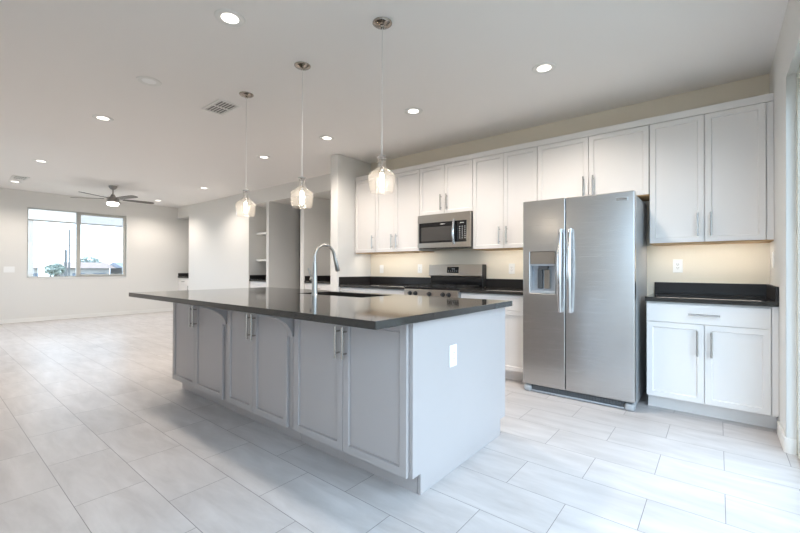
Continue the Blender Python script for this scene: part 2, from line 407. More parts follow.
BG = 'white base cabinets along the kitchen wall'
for nm, xa, xb in (('under_cabinet_glow', -4.05, -2.98), ('under_cabinet_glow', -2.17, -1.48), ('under_cabinet_glow', -.44, .27)):
    l = bpy.data.lights.new(nm, 'AREA'); l.shape = 'RECTANGLE'; l.size = xb-xa; l.size_y = .04; l.energy = 1.15*(xb-xa); l.color = (1, .93, .82)
    o = bpy.data.objects.new(nm, l); o.location = ((xa+xb)/2, YK-.25, ZB-.012); o.rotation_euler = (math.radians(22), 0, 0); C.objects.link(o)
YD = 3.7624; bc = YD+.02; BZ, BT = .1147, .8765
def basecab(label, x0, x1, xm, drawers, fx1=None):
    d1 = fx1 or x1
    return cabinet('base_cabinet', label, 'cabinet', BG, x0, x1, bc, YK-.001, BZ, BT, pair(x0, xm, d1, BZ+.002, .7135),
                   [(a, b, .7165, .862) for a, b in drawers], toe=.085, hz=.571)
basecab('white base cabinet under the left counter, in the corner beside the partition wall', -4.118, -3.55, -3.83, [(-4.116, -3.552)])
basecab('white base cabinet directly left of the range', -3.548, -2.952, -3.25, [(-3.546, -2.954)])
basecab('white base cabinet between the range and the refrigerator', -2.190, -1.440, -1.815, [(-2.188, -1.442)])
rb = basecab('white base cabinet with wide drawer right of the refrigerator', -.4575, .325, -.0821, [(-.4555, .2864)], .2884)
B(.2905, .325, YD+.006, bc-.001, BZ, BT-.001).build('filler_strip', CABW, rb)

# ---- countertops with upstands
def counter(label, x0, x1, left=False, right=False, ext=.0):
    r = thing('countertop', label, 'countertop', ((x0+x1)/2, YK, .877), 'dark quartz countertops on the kitchen wall')
    B(x0, x1, 3.7422, YK-.002, .8775, .914).build('slab', QUARTZ, r, bevel=.003)
    B(x0, x1, YK-.022, YK-.002, .9145, 1.016).build('backsplash', BSPL, r, bevel=.002)
    if left: B(x0, x0+.02, 3.745, YK-.0235, .9145, 1.016).build('side_splash', BSPL, r, bevel=.002)
    if right: B(x1-.02, x1, 3.745, YK-.0235, .9145, 1.016).build('side_splash', BSPL, r, bevel=.002)
counter('dark quartz countertop left of the range, ending at the partition wall', -4.131, -2.951, left=True)
counter('dark quartz countertop between the range and the refrigerator', -2.193, -1.437)
counter('short dark quartz countertop right of the refrigerator, against the right wall', -.4649, .325, right=True)

# ================================================================== ISLAND
IG = 'grey island cabinets under the dark island top'
EY = 1.515; ic = EY+.02
units = [(-3.9378, -3.478, -3.000, 'grey two-door island cabinet at the far left end, facing the living area'),
         (-2.930, -2.562, -2.157, 'grey two-door island cabinet in the middle, between the two corbels'),
         (-2.087, -1.636, -1.180, 'grey two-door island cabinet nearest the camera, beside the flat end panel')]
bx = [(-3.9378, -2.966), (-2.964, -2.123), (-2.121, -1.181)]
for (a, xm, b, lab), (c0, c1) in zip(units, bx):
    cabinet('island_cabinet', lab, 'cabinet', IG, c0, c1, ic, 1.90, .1065, .8765, pair(a, xm, b, .108, .868), toe=.068, M=CABG, hz=.722, hl=.178, hoff=.026, rail=.062)
# kitchen side of the island
kx = [(-3.9378, -3.02), (-3.018, -2.02), (-2.018, -1.181)]
for (c0, c1), lab in zip(kx, ('grey cabinet at the left end of the island, facing the range wall', 'grey sink cabinet in the middle of the island, facing the range wall', 'grey cabinet at the right end of the island, facing the refrigerator')):
    zt = .70 if 'sink' in lab else .8765
    kc = cabinet('island_cabinet', lab, 'cabinet', 'grey cabinets on the kitchen side of the island', c0, c1, 2.585, 1.902, .1065, zt, pair(c0, (c0+c1)/2, c1, .108, .69 if 'sink' in lab else .715),
            [] if 'sink' in lab else [(c0+.002, c1-.002, .72, .868)], toe=.06, M=CABG, hz=.6, hl=.178, sgn=1)
    if 'sink' in lab: B(c0, c1, 2.566, 2.585, .7005, .8765).box(c0+.003, c1-.003, 2.5855, 2.604, .72, .868).build('false_front', CABG, kc, bevel=.002)
# end panel with toe notches at both sides
w = MB().prism([(1.602, 0), (2.528, 0), (2.528, .1065), (2.606, .1065), (2.606, .8765), (1.536, .8765), (1.536, .1065), (1.602, .1065)], 'x', -1.179, -1.159)
tag(w.build('end_panel', CABG, bevel=.0015, loc=(-1.17, 2.06, 0)), 'flat pale grey end panel of the island facing the sliding door', 'panel')
# top with a sink cut-out
IX0, IX1, IY0, IY1 = -4.095, -1.1075, 1.2092, 2.610
SX0, SX1, SK0, SK1 = -2.90, -2.10, 2.13, 2.50
root = thing('island_countertop', 'large dark polished quartz island top with an undermount sink cut-out', 'countertop', (-2.6, 1.9, .877))
w = MB()
xs = [IX0, SX0, SX1, IX1]; ys = [IY0, SK0, SK1, IY1]
def gv(bm, z): return [[bm.verts.new((x, y, z)) for y in ys] for x in xs]
a, b = gv(w.bm, .8775), gv(w.bm, .914)
for i in range(3):
    for j in range(3):
        if (i, j) == (1, 1): continue
        w.bm.faces.new((a[i][j], a[i][j+1], a[i+1][j+1], a[i+1][j])); w.bm.faces.new((b[i][j], b[i+1][j], b[i+1][j+1], b[i][j+1]))
for i in range(3):
    for j in (0, 3): w.bm.faces.new((a[i][j], a[i+1][j], b[i+1][j], b[i][j])); w.bm.faces.new((a[j][i], a[j][i+1], b[j][i+1], b[j][i]))
for p, q in (((1,1),(2,1)), ((2,1),(2,2)), ((2,2),(1,2)), ((1,2),(1,1))):
    w.bm.faces.new((a[p[0]][p[1]], a[q[0]][q[1]], b[q[0]][q[1]], b[p[0]][p[1]]))
w.build('slab', QUARTZ, root, bevel=.003)
sk = thing('kitchen_sink', 'stainless undermount sink set into the island top', 'sink', (-2.5, 2.31, .71))
w = MB(); t = .004
w.box(SX0, SX1, SK0, SK1, .712, .716); w.box(SX0-t, SX0, SK0-t, SK1+t, .712, .8768); w.box(SX1, SX1+t, SK0-t, SK1+t, .712, .8768)
w.box(SX0, SX1, SK0-t, SK0, .712, .8768); w.box(SX0, SX1, SK1, SK1+t, .712, .8768)
w.build('basin', STEEL, sk)
MB().lathe((-2.5, 2.31, .7165), [(.002, .003), (.03, .003), (.042, .001), (.045, 0)], 24).build('drain', CHROME, sk, smooth=True)

# corbels under the overhang
def corbel(x, label):
    r = thing('corbel', label, 'bracket', (x, EY, .66), 'curved grey corbels under the island overhang')
    y1 = ic-.002; z1 = .8768
    d, hgt = .265, .175
    pts = [(y1, z1), (y1-d, z1), (y1-d, z1-.022)]
    for k in range(1, 15):
        q = math.sin(k/15*PI/2)
        pts.append((y1-d+(d-.02)*q, z1-.022-(hgt-.022)*(1-math.sqrt(1-q*q))))
    pts += [(y1-.02, z1-hgt), (y1, z1-hgt)]
    MB().prism(pts, 'x', x-.017, x+.017).build('bracket_body', CABG, r, bevel=.0015)
    e = [(p[0]-.004, p[1]-.004) for p in pts[2:-1]]
    w = MB()
    for i in range(len(e)-1):
        (ya, za), (yb_, zb_) = e[i], e[i+1]
        w.prism([(ya, za), (yb_, zb_), (yb_+.006, zb_+.006), (ya+.006, za+.006)], 'x', x-.023, x+.023)
    w.build('curved_edge', CABG, r)
corbel(-2.965, 'curved grey corbel on the island between the far left and the middle cabinet')
corbel(-2.122, 'curved grey corbel on the island left of the cabinet nearest the camera')

# faucet
fx, fy = -2.556, 2.055
r = thing('kitchen_faucet', 'tall gooseneck pull-down faucet in brushed steel on the island top', 'faucet', (fx, fy, .9143))
MB().lathe((fx, fy, .9143), [(.001, 0), (.029, 0), (.029, .006), (.024, .010), (.023, .06), (.0215, .12), (.0185, .20), (.0155, .27), (.001, .27)], 28).build('body', FAUC, r, smooth=True)
pts = [(fx, fy, 1.17), (fx, fy, 1.215)]; R = .106; cz = 1.224
for k in range(0, 19):
    a = PI - k/18*PI*.93
    pts.append((fx, fy+R+R*math.cos(a), cz+R*math.sin(a)))
e = Vector(pts[-1]); dn = (e-Vector(pts[-2])).normalized(); pts.append(tuple(e+dn*.02))
MB().tube(pts, .0125, 16).build('gooseneck', FAUC, r, smooth=True)
e = Vector(pts[-1])
MB().tube([e, e+dn*.012, e+dn*.05, e+dn*.115, e+dn*.122], [.0135, .0155, .0165, .0195, .017], 20).build('spray_head', FAUC, r, smooth=True)
MB().tube([(fx-.012, fy, 1.045), (fx-.045, fy, 1.045)], .017, 16).build('lever_hub', FAUC, r, smooth=True)
MB().tube([(fx-.040, fy, 1.050), (fx-.047, fy-.008, 1.09), (fx-.060, fy-.020, 1.135)], [.009, .007, .006], 12).build('lever', FAUC, r, smooth=True)

# ================================================================== REFRIGERATOR
F0, F1, FY, FB, FT = -1.4239, -.5139, 3.5937, .0717, 1.7629; FM = -1.0431
r = thing('refrigerator', 'stainless side-by-side refrigerator with ice and water dispenser', 'refrigerator', ((F0+F1)/2, 4.0, 0))
B(F0+.006, F1-.006, FY+.078, 4.33, .028, FT-.022).build('body', SIDEST, r, bevel=.004)['label'] = 'dark grey painted case'
# left door with the dispenser opening
DA, DB_, DC, DD = -1.357, -1.128, .912, 1.292
dth = .07
def holed(xs, zs, y0, y1):
    w = MB(); a = [[w.bm.verts.new((x, y0, z)) for z in zs] for x in xs]; b = [[w.bm.verts.new((x, y1, z)) for z in zs] for x in xs]
    for i in range(3):
        for j in range(3):
            if (i, j) == (1, 1): continue
            w.bm.faces.new((a[i][j], a[i][j+1], a[i+1][j+1], a[i+1][j])); w.bm.faces.new((b[i][j], b[i+1][j], b[i+1][j+1], b[i][j+1]))
        for j in (0, 3):
            w.bm.faces.new((a[i][j], a[i+1][j], b[i+1][j], b[i][j])); w.bm.faces.new((a[j][i], a[j][i+1], b[j][i+1], b[j][i]))
    for p, q in (((1,1),(2,1)), ((2,1),(2,2)), ((2,2),(1,2)), ((1,2),(1,1))):
        w.bm.faces.new((a[p[0]][p[1]], a[q[0]][q[1]], b[q[0]][q[1]], b[p[0]][p[1]]))
    return w
fd = holed([F0, DA, DB_, FM-.003], [FB, DC, DD, FT], FY, FY+dth).build('freezer_door', STEEL, r, bevel=.005, seg=3)
rd = B(FM+.003, F1, FY, FY+dth, FB, FT).build('fridge_door', STEEL, r, bevel=.008, seg=3)
B(F0+.01, F1-.01, FY+dth+.001, FY+dth+.008, FB+.01, FT-.02).build('door_gasket', BLACK, r)
ds = MB(); q = .003
ds.box(DA+q, DB_-q, FY+.066, FY+.069, DC+q, 1.18)
ds.box(DA+q, DA+q+.004, FY+.003, FY+.066, DC+q, 1.18); ds.box(DB_-q-.004, DB_-q, FY+.003, FY+.066, DC+q, 1.18)
ds.box(DA+q, DB_-q, FY+.003, FY+.066, DC+q, DC+q+.018); ds.box(DA+q, DB_-q, FY+.003, FY+.066, 1.164, 1.18)
ds = ds.build('dispenser', LTGREY, fd, bevel=.002); ds['label'] = 'grey recessed ice and water dispenser'
B(DA+q, DB_-q, FY-.002, FY+.02, 1.181, DD-q).build('control_panel', TAUPE, fd, bevel=.002)
B(-1.300, -1.258, FY+.035, FY+.062, .955, 1.13).build('paddle', DKGREY, fd, bevel=.006)
B(-1.240, -1.190, FY+.035, FY+.062, .955, 1.13).build('paddle', TAUPE, fd, bevel=.006)
B(-1.285, -1.200, FY+.012, FY+.05, 1.135, 1.163).build('nozzle', DKGREY, fd, bevel=.004)
def fhandle(x, par):
    w = MB(); n = 24; pts = []
    for k in range(n+1):
        t = k/n; pts.append((x, FY-.028-.026*math.sin(t*PI)**.7, .757+t*.730))
    w.tube(pts, [.0155+.0045*math.sin(k/n*PI) for k in range(n+1)], 16, flat=.75)
    w.box(x-.012, x+.012, FY-.026, FY-.0005, .758, .790); w.box(x-.012, x+.012, FY-.026, FY-.0005, 1.454, 1.486)
    w.build('door_handle', CHROME, par, smooth=True, bevel=.002, angle=50)
fhandle(-1.079, fd); fhandle(-.999, rd)
bd = B(-.647, -.561, FY-.003, FY-.0002, 1.690, 1.717).build('badge', CHROME, rd, bevel=.001); bd['label'] = 'small bright maker badge'
B(-.640, -.568, FY-.0036, FY-.003, 1.702, 1.7065).build('badge_mark', DKGREY, bd)
g = B(F0+.07, F1-.07, FY+.03, FY+.12, .012, .062).build('kick_grille', DKGREY, r)
w = MB()
for k in range(34):
    x = F0+.085+k*.0222
    w.prism([(x, FY+.024), (x+.008, FY+.024), (x+.014, FY+.03), (x+.006, FY+.03)], 'z', .022, .058)
w.build('slats', DKGREY, g)
B(F0+.076, F1-.076, FY+.014, FY+.0295, .008, .020).build('lower_rail', LTGREY, g, bevel=.002)
for x0, x1 in ((F0+.004, F0+.075), (F1-.075, F1-.004)):
    MB().box(x0, x1, FY+.004, FY+.10, .0, .058).build('foot_cover', SIDEST, r, bevel=.02, seg=4)

# ================================================================== MICROWAVE
M0, M1, MY, MZ0, MZ1 = -2.943, -2.204, 3.99, 1.392, 1.796
r = thing('microwave', 'stainless over-the-range microwave under the short wall cabinet', 'microwave', (-2.56, 4.2, MZ0))
B(M0+.002, -2.203, MY+.036, 4.36, MZ0-.004, MZ1+.004).build('case', BLACK, r, bevel=.003)
w = MB()
w.box(M0, M1, MY, MY+.035, 1.700, MZ1); w.box(M0, M1, MY, MY+.035, MZ0, 1.450)
w.box(M0, M0+.022, MY, MY+.035, 1.450, 1.700); w.box(M1-.042, M1, MY, MY+.035, 1.450, 1.700)
fr_ = w.build('front_frame', STEELW, r)
d = B(M0+.0225, -2.376, MY+.003, MY+.034, 1.4505, 1.6995).build('door', BLACKG, r, bevel=.002)
B(M0+.055, -2.43, MY+.0018, MY+.003, 1.475, 1.645).build('door_window', OVENG, d)
w = MB()
for k in range(9): w.box(-2.605+k*.0075, -2.600+k*.0075, MY+.0015, MY+.003, 1.6705, 1.6765)
w.build('maker_mark', MARK, d)
cp = B(-2.372, M1-.0425, MY+.002, MY+.034, 1.4505, 1.6995).build('control_panel', BLACKG, r, bevel=.002)
w = MB()
for i in range(3):
    for j in range(7):
        w.box(-2.345+i*.034, -2.330+i*.034, MY+.0008, MY+.002, 1.490+j*.0225, 1.497+j*.0225)
w.build('key_marks', MARK, cp)
B(-2.335, -2.285, MY+.0008, MY+.002, 1.668, 1.676).build('clock_display', MARK, cp)
w = MB(); pts = []
for k in range(15):
    t = k/14; pts.append((-2.405, MY-.018-.022*math.sin(t*PI), 1.425+t*.292))
w.tube(pts, .014, 12, flat=.8); w.tube([(-2.405, MY-.018, 1.437), (-2.405, MY+.003, 1.437)], .009); w.tube([(-2.405, MY-.018, 1.705), (-2.405, MY+.003, 1.705)], .009)
w.build('handle', CHROME, d, smooth=True)
w = MB()
for k in range(12): w.box(M0+.05+k*.055, M0+.085+k*.055, MY+.06, MY+.12, MZ0-.008, MZ0-.004)
w.build('vent_louvres', DKGREY, r)

# ================================================================== RANGE
R0, R1, RY = -2.946, -2.198, 3.722
r = thing('range', 'stainless freestanding range with black cooktop and tall backguard', 'stove', (-2.572, 4.05, 0))
B(R0, R1, RY+.03, 4.34, .06, .895).build('body', SIDEST, r, bevel=.002)
B(R0+.02, R1-.02, RY+.07, 4.3, 0, .059).build('plinth', BLACK, r)
B(R0-.001, R1+.001, RY+.008, 4.345, .8955, .918).build('cooktop', BLACKG, r, bevel=.004)
for i, (x, y) in enumerate(((-2.755, 3.88), (-2.39, 3.88), (-2.755, 4.14), (-2.39, 4.14))):
    bn = MB().lathe((x, y, .9185), [(.001, .012), (.035, .012), (.04, .006), (.052, .0005)], 24).build('burner', BLACK, r, smooth=True)
for x0, x1 in ((R0+.03, -2.582), (-2.562, R1-.03)):
    w = MB()
    for y in (3.76, 4.01, 4.26): w.box(x0, x1, y-.006, y+.006, .925, .936)
    for x in (x0+.006, (x0+x1)/2, x1-.006): w.box(x-.006, x+.006, 3.754, 4.266, .925, .936)
    for x in (x0+.006, x1-.006):
        for y in (3.76, 4.26): w.box(x-.006, x+.006, y-.006, y+.006, .9185, .925)
    w.build('grate', IRON, r)
B(R0, R1, RY, RY+.028, .795, .894).build('control_panel', STEELW, r, bevel=.004)
for x in (-2.855, -2.772, -2.578, -2.392, -2.315):
    k = MB().lathe((x, RY, .845), [(.001, -.030), (.016, -.030), (.019, -.022), (.021, -.006), (.026, -.005), (.026, 0)], 20, axis='y').build('knob', BLACK, r, smooth=True)
    B(x-.0035, x+.0035, RY-.034, RY-.029, .828, .862).build('knob_grip', DKGREY, k)
d = B(R0, R1, RY+.003, RY+.029, .225, .790).build('oven_door', STEELW, r, bevel=.004)
B(R0+.11, R1-.11, RY+.001, RY+.003, .34, .64).build('oven_window', BLACKG, d)
pull((R0+.05, RY+.003, .735), (R1-.05, RY+.003, .735), (0, -1, 0), r=.012, o=.05).build('oven_handle', NICKEL, d, smooth=True)
B(R0, R1, RY+.003, RY+.029, .065, .220).build('storage_drawer', STEELW, r, bevel=.004)
w = MB(); y0 = 4.25
w.prism([(4.285, 1.036), (4.255, 1.046), (4.268, 1.190), (4.362, 1.190), (4.362, 1.036)], 'x', R0-.012, R1+.006)
bg_ = w.build('backguard', STEELW, r, bevel=.003)
B(R0-.006, R1+.002, 4.295, 4.345, .9185, 1.036).build('backguard_glass', BLACKG, r, bevel=.002)
B(R1+.0065, R1+.016, 4.27, 4.362, .9185, 1.188).build('backguard_cap', BLACK, bg_, bevel=.002)
w = MB(); tz = lambda z: 4.255+(z-1.046)*.0903-.002
w.prism([(tz(1.082), 1.082), (tz(1.160), 1.160), (tz(1.160)+.004, 1.160), (tz(1.082)+.004, 1.082)], 'x', -2.678, -2.508)
dp = w.build('display', BLACKG, bg_)
w = MB()
for x in (-2.606, -2.592, -2.576): w.prism([(tz(1.128)-.001, 1.128), (tz(1.138)-.001, 1.138), (tz(1.138), 1.138), (tz(1.128), 1.128)], 'x', x, x+.009)
for i in range(5):
    for z in (1.096, 1.110): w.prism([(tz(z)-.001, z), (tz(z+.003)-.001, z+.003), (tz(z+.003), z+.003), (tz(z), z)], 'x', -2.66+i*.03, -2.648+i*.03)
w.build('display_marks', MARK, dp)

# ================================================================== LIGHTS ON THE CEILING
def lamp_spot(name, loc, parent, watts, ang=150, col=(1, .90, .80)):
    l = bpy.data.lights.new(name, 'SPOT'); l.energy = watts; l.spot_size = math.radians(ang); l.spot_blend = .7; l.color = col; l.shadow_soft_size = .09
    o = bpy.data.objects.new(name, l); o.location = loc; o.parent = parent; C.objects.link(o)
DG = 'round recessed ceiling downlights'
proto = thing('downlight', 'x', 'ceiling light', (0, 0, CZ), DG)
MB().lathe((0, 0, CZ), [(.053, -.0030), (.070, -.0062), (.082, -.0075), (.090, -.0060), (.094, -.0005)], 40).build('trim_ring', TRIM, proto, smooth=True, angle=60)
lens = MB().lathe((0, 0, CZ), [(.001, -.0075), (.030, -.0066), (.046, -.005), (.0535, -.0032)], 40).build('lens', LENS, proto, smooth=True)
lamp_spot('lamp', (0, 0, -.02), proto, DOWNLIGHT_W)
spots = [(-2.433, 1.266, 'lit downlight on the ceiling nearest the camera, left of the nearest pendant'),
         (-3.798, 1.261, 'unlit downlight on the ceiling, the only dark one'),
         (-5.123, 1.266, 'lit downlight just beyond the unlit one, over the tiled floor left of the island'),
         (-7.924, 1.195, 'lit downlight high up between the window and the near downlights, left of the ceiling fan'),
         (-1.079, 3.153, 'lit downlight in front of the wall cabinet above the refrigerator'),
         (-2.409, 3.188, 'lit downlight between the nearest pendant and the microwave wall cabinets'),
         (-3.739, 3.187, 'lit downlight right of the middle pendant cord, before the partition wall'),
         (-5.091, 3.167, 'lit downlight between the cords of the far and middle pendants'),
         (-8.007, 3.648, 'lit downlight before the blank living room wall, right of the ceiling fan'),
         (-10.196, 1.178, 'lit downlight beside the ceiling vent near the window wall'),
         (-10.357, 3.644, 'lit downlight at the tip of the ceiling fan blade in the far corner')]
for i, (x, y, lab) in enumerate(spots):
    o = proto if i == 0 else copy_tree(proto)
    o.location = (x, y, CZ); o['label'] = lab
    if lab.startswith('unlit'):
        for ch in list(o.children):
            if ch.type == 'LIGHT': bpy.data.objects.remove(ch)
            elif ch.name.startswith('lens'): ch.data = ch.data.copy(); ch.data.materials[0] = LENSOFF

# vents
VG = 'white louvred ceiling vents'
def vent(x, y, sx, sy, label):
    r = thing('ceiling_vent', label, 'vent', (x, y, CZ), VG)
    B(x-sx+.02, x+sx-.02, y-sy+.02, y+sy-.02, CZ-.003, CZ-.0005).build('duct_opening', VENTIN, r)
    w = MB(); z0, z1 = CZ-.010, CZ-.0006
    w.box(x-sx, x+sx, y-sy, y-sy+.025, z0, z1); w.box(x-sx, x+sx, y+sy-.025, y+sy, z0, z1)
    w.box(x-sx, x-sx+.025, y-sy+.025, y+sy-.025, z0, z1); w.box(x+sx-.025, x+sx, y-sy+.025, y+sy-.025, z0, z1)
    w.box(x-.008, x+.008, y-sy+.025, y+sy-.025, z0, z1)
    w.build('frame', TRIM, r, bevel=.002)
    w = MB()
    for (a, b) in ((x-sx+.026, x-.009), (x+.009, x+sx-.026)):
        n = 6
        for k in range(n):
            yy = y-sy+.035+k*(2*sy-.07)/(n-1)
            w.prism([(yy-.008, z0+.001), (yy-.005, z0+.001), (yy+.008, CZ-.0035), (yy+.005, CZ-.0035)], 'x', a, b)
    w.build('louvres', TRIM, r)
vent(-3.848, 1.915, .185, .11, 'white louvred ceiling vent left of the far pendant canopy')
vent(-9.672, 1.182, .185, .11, 'small white ceiling vent far away near the window wall')

# pendants
PG = 'clear glass pendant lights over the island'
def pendant_proto():
    r = thing('pendant_light', 'x', 'pendant lamp', (0, 0, CZ), PG)
    MB().lathe((0, 0, CZ), [(.001, -.034), (.010, -.034), (.013, -.026), (.030, -.020), (.054, -.012), (.064, -.004), (.064, -.0005)], 36).build('canopy', CANOPY, r, smooth=True, angle=60)
    MB().tube([(0, 0, CZ-.03), (0, 0, 1.858)], .0026, 8).build('cord', CORD, r, smooth=True)
    MB().lathe((0, 0, 0), [(.001, 1.878), (.010, 1.876), (.020, 1.870), (.031, 1.866), (.031, 1.858), (.022, 1.855), (.001, 1.855)], 28).build('cap', CHROME, r, smooth=True)
    prof = [(.024, 1.857), (.024, 1.815), (.026, 1.802), (.033, 1.788), (.050, 1.773), (.071, 1.760), (.083, 1.749), (.0875, 1.737), (.0875, 1.715), (.085, 1.690), (.0805, 1.655), (.076, 1.632), (.074, 1.628)]
    w = MB().lathe((0, 0, 0), prof, 72, ripple=.012, nr=18)
    sh = w.build('glass_shade', SHADEG, r, smooth=True, angle=80)
    sd = sh.modifiers.new('thickness', 'SOLIDIFY'); sd.thickness = .003; sd.offset = -1
    MB().lathe((0, 0, 0), [(.001, 1.854), (.0035, 1.854), (.0035, 1.80), (.012, 1.797), (.0145, 1.79), (.0145, 1.760), (.012, 1.757), (.001, 1.757)], 24).build('socket', NICKEL, r, smooth=True)
    MB().lathe((0, 0, 0), [(.002, 1.7565), (.010, 1.756), (.0115, 1.745), (.0145, 1.73), (.0145, 1.68), (.011, 1.664), (.002, 1.658)], 24).build('bulb', BULBM, r, smooth=True)
    return r
pp = pendant_proto()
for i, (x, y, lab) in enumerate(((-1.704, 1.915, 'glass pendant lamp nearest the camera, largest of the three, in front of the wall cabinets'),
                                 (-2.556, 1.925, 'glass pendant lamp in the middle of the row, above the faucet'),
                                 (-3.386, 1.922, 'glass pendant lamp farthest from the camera, hanging before the blank living room wall'))):
    o = pp if i == 0 else copy_tree(pp)
    o.location = (x, y, CZ-.0); o['label'] = lab
    if i:
        for ch in o.children:
            if ch.name.split('.')[0] in ('cap', 'glass_shade', 'socket', 'bulb'): ch.location.z -= .016

# ceiling fan
fx, fy = -9.225, 2.448
r = thing('ceiling_fan', 'five-bladed ceiling fan with light in brushed nickel, over the living area', 'ceiling fan', (fx, fy, CZ))
MB().lathe((fx, fy, CZ), [(.001, -.075), (.02, -.075), (.045, -.06), (.068, -.03), (.072, -.001)], 32).build('canopy', FANNI, r, smooth=True)
MB().tube([(fx, fy, CZ-.07), (fx, fy, 2.535)], .013, 14).build('downrod', FANNI, r, smooth=True)
MB().lathe((fx, fy, 0), [(.014, 2.575), (.03, 2.57), (.045, 2.53), (.098, 2.505), (.104, 2.49), (.104, 2.455), (.098, 2.45), (.100, 2.413), (.001, 2.413)], 36).build('motor', FANNI, r, smooth=True, angle=35)
MB().lathe((fx, fy, 0), [(.096, 2.412), (.099, 2.40), (.097, 2.378), (.084, 2.358), (.05, 2.348), (.002, 2.346)], 36).build('light_bowl', FANL, r, smooth=True)
for k in range(5):
    th = math.radians(15+72*k)
    mtx = Matrix.Translation((fx, fy, 2.485)) @ Matrix.Rotation(th, 4, 'Z') @ Matrix.Rotation(math.radians(-9), 4, 'X')
    w = MB()
    outl = [(.17, -.045), (.30, -.058), (.58, -.066), (.67, -.062), (.705, -.035), (.71, 0), (.705, .035), (.67, .062), (.58, .066), (.30, .058), (.17, .045)]
    w.prism(outl, 'z', -.004, .004); bmesh.ops.transform(w.bm, matrix=mtx, verts=w.bm.verts)
    bl = w.build('blade', BLADE, r, bevel=.001)
    w = MB(); w.prism([(.09, -.014), (.20, -.03), (.235, 0), (.20, .03), (.09, .014)], 'z', .0045, .010); bmesh.ops.transform(w.bm, matrix=mtx, verts=w.bm.verts)
    w.build('blade_iron', FANNI, bl)

# ================================================================== PLATES
def rot_plate(gang, pos, rotz, label, cat, kind, group, name):
    r = thing(name, label, cat, pos, group); r.rotation_euler = (0, 0, rotz)
    W_ = .035+.023*(gang-1) if gang > 1 else .0365
    pl = MB().box(-W_, W_, -.006, -.0005, -.060, .060); pl = plbuild(pl, 'cover_plate', WHITEP, r, .002)
    for g in range(gang):
        cx = (g-(gang-1)/2)*.046
        if kind == 'switch':
            plbuild(MB().box(cx-.0165, cx+.0165, -.0085, -.0062, -.033, .033), 'rocker', WHITEP, r, .001)
        else:
            f = plbuild(MB().box(cx-.0165, cx+.0165, -.0078, -.0062, -.033, .033), 'socket_face', WHITEP, r, .001)
            w = MB()
            for zz in (-.016, .016):
                w.box(cx-.0085, cx-.0055, -.0084, -.0079, zz-.005, zz+.006); w.box(cx+.0055, cx+.0085, -.0084, -.0079, zz-.004, zz+.005)
                w.box(cx-.0025, cx+.0025, -.0084, -.0079, zz-.013, zz-.0085)
            plbuild(w, 'slots', SLOT, f, 0)
    return r
def plbuild(w, name, m, parent, bevel):
    bmesh.ops.recalc_face_normals(w.bm, faces=w.bm.faces)
    me = bpy.data.meshes.new(name); w.bm.to_mesh(me); w.bm.free(); me.materials.append(m)
    o = bpy.data.objects.new(name, me); C.objects.link(o); o.parent = parent
    if bevel: b = o.modifiers.new('bevel', 'BEVEL'); b.width = bevel; b.segments = 2
    return o
OG = 'white wall plates above the kitchen counters'
rot_plate(1, (-3.90, YK, 1.128), 0, 'white switch plate on the wall under the far left wall cabinets', 'switch', 'switch', OG, 'light_switch')
rot_plate(1, (-3.196, YK, 1.135), 0, 'white outlet on the wall just left of the range backguard', 'outlet', 'socket', OG, 'wall_outlet')
rot_plate(1, (-1.872, YK, 1.138), 0, 'white outlet on the wall between the range and the refrigerator', 'outlet', 'socket', OG, 'wall_outlet')
rot_plate(1, (-.287, YK, 1.166), 0, 'white outlet with dark slots above the short right-hand counter', 'outlet', 'socket', OG, 'wall_outlet')
rot_plate(1, (XR, 4.10, 1.21), -PI/2, 'white switch plate on the right wall beside the end wall cabinet', 'switch', 'switch', OG, 'light_switch')
rot_plate(1, (-1.159, 1.904, .648), PI/2, 'white outlet on the grey end panel of the island', 'outlet', 'socket', None, 'wall_outlet')
rot_plate(3, (XL, 1.219, 1.094), PI/2, 'three-gang white switch plate on the far wall left of the window', 'switch', 'switch', None, 'light_switch')

# ================================================================== BUILT-INS IN THE NICHES
def builtin(label, x0, x1, top, cols, drawer):
    """white base unit in a recess, its front just behind the wall face"""
    y0 = YB+.03
    return cabinet('base_cabinet', label, 'cabinet', 'white built-in base cabinets in the living wall recesses', x0+.003, x1-.003, y0+.02, YN-.002, .10, top-.042,
                   [(x0+.006+i*(x1-x0-.012)/cols, x0+.003+(i+1)*(x1-x0-.012)/cols, .105, (top-.21 if drawer else top-.06), 'r' if i % 2 == 0 else 'l') for i in range(cols)],
                   [(x0+.006+i*(x1-x0-.012)/cols, x0+.003+(i+1)*(x1-x0-.012)/cols, top-.205, top-.06) for i in range(cols)] if drawer else [], toe=.07, hz=top-.30, hl=.13)
def ntop(label, x0, x1, top, sp=.085):
    r = thing('countertop', label, 'countertop', ((x0+x1)/2, YN, top-.04), 'dark countertops in the living wall recesses')
    B(x0+.002, x1-.002, YB+.012, YN-.002, top-.0405, top).build('slab', QUARTZ, r, bevel=.002)
    B(x0+.024, x1-.024, YN-.022, YN-.002, top+.0005, top+sp).build('backsplash', BSPL, r)
    B(x0+.002, x0+.022, YB+.02, YN-.002, top+.0005, top+sp).build('side_splash', BSPL, r)
    B(x1-.022, x1-.002, YB+.02, YN-.002, top+.0005, top+sp).build('side_splash', BSPL, r)
N1, N2, N3 = (XL, -10.512), (-7.652, -7.0), (-5.80, -4.285)
builtin('small white base cabinet in the far corner recess beside the window wall', *N1, .914, 1, True)
ntop('small dark countertop in the far corner recess beside the window wall', *N1, .914)
builtin('white base cabinet in the recess under the two white shelves', *N2, .905, 1, False)
ntop('dark countertop in the recess under the two white shelves', *N2, .905)
builtin('wide white base cabinet in the recess behind the faucet, left of the partition wall', *N3, .914, 2, True)
ntop('wide dark countertop in the recess behind the faucet, left of the partition wall', *N3, .914)
SHG = 'white shelves in the living wall recess'
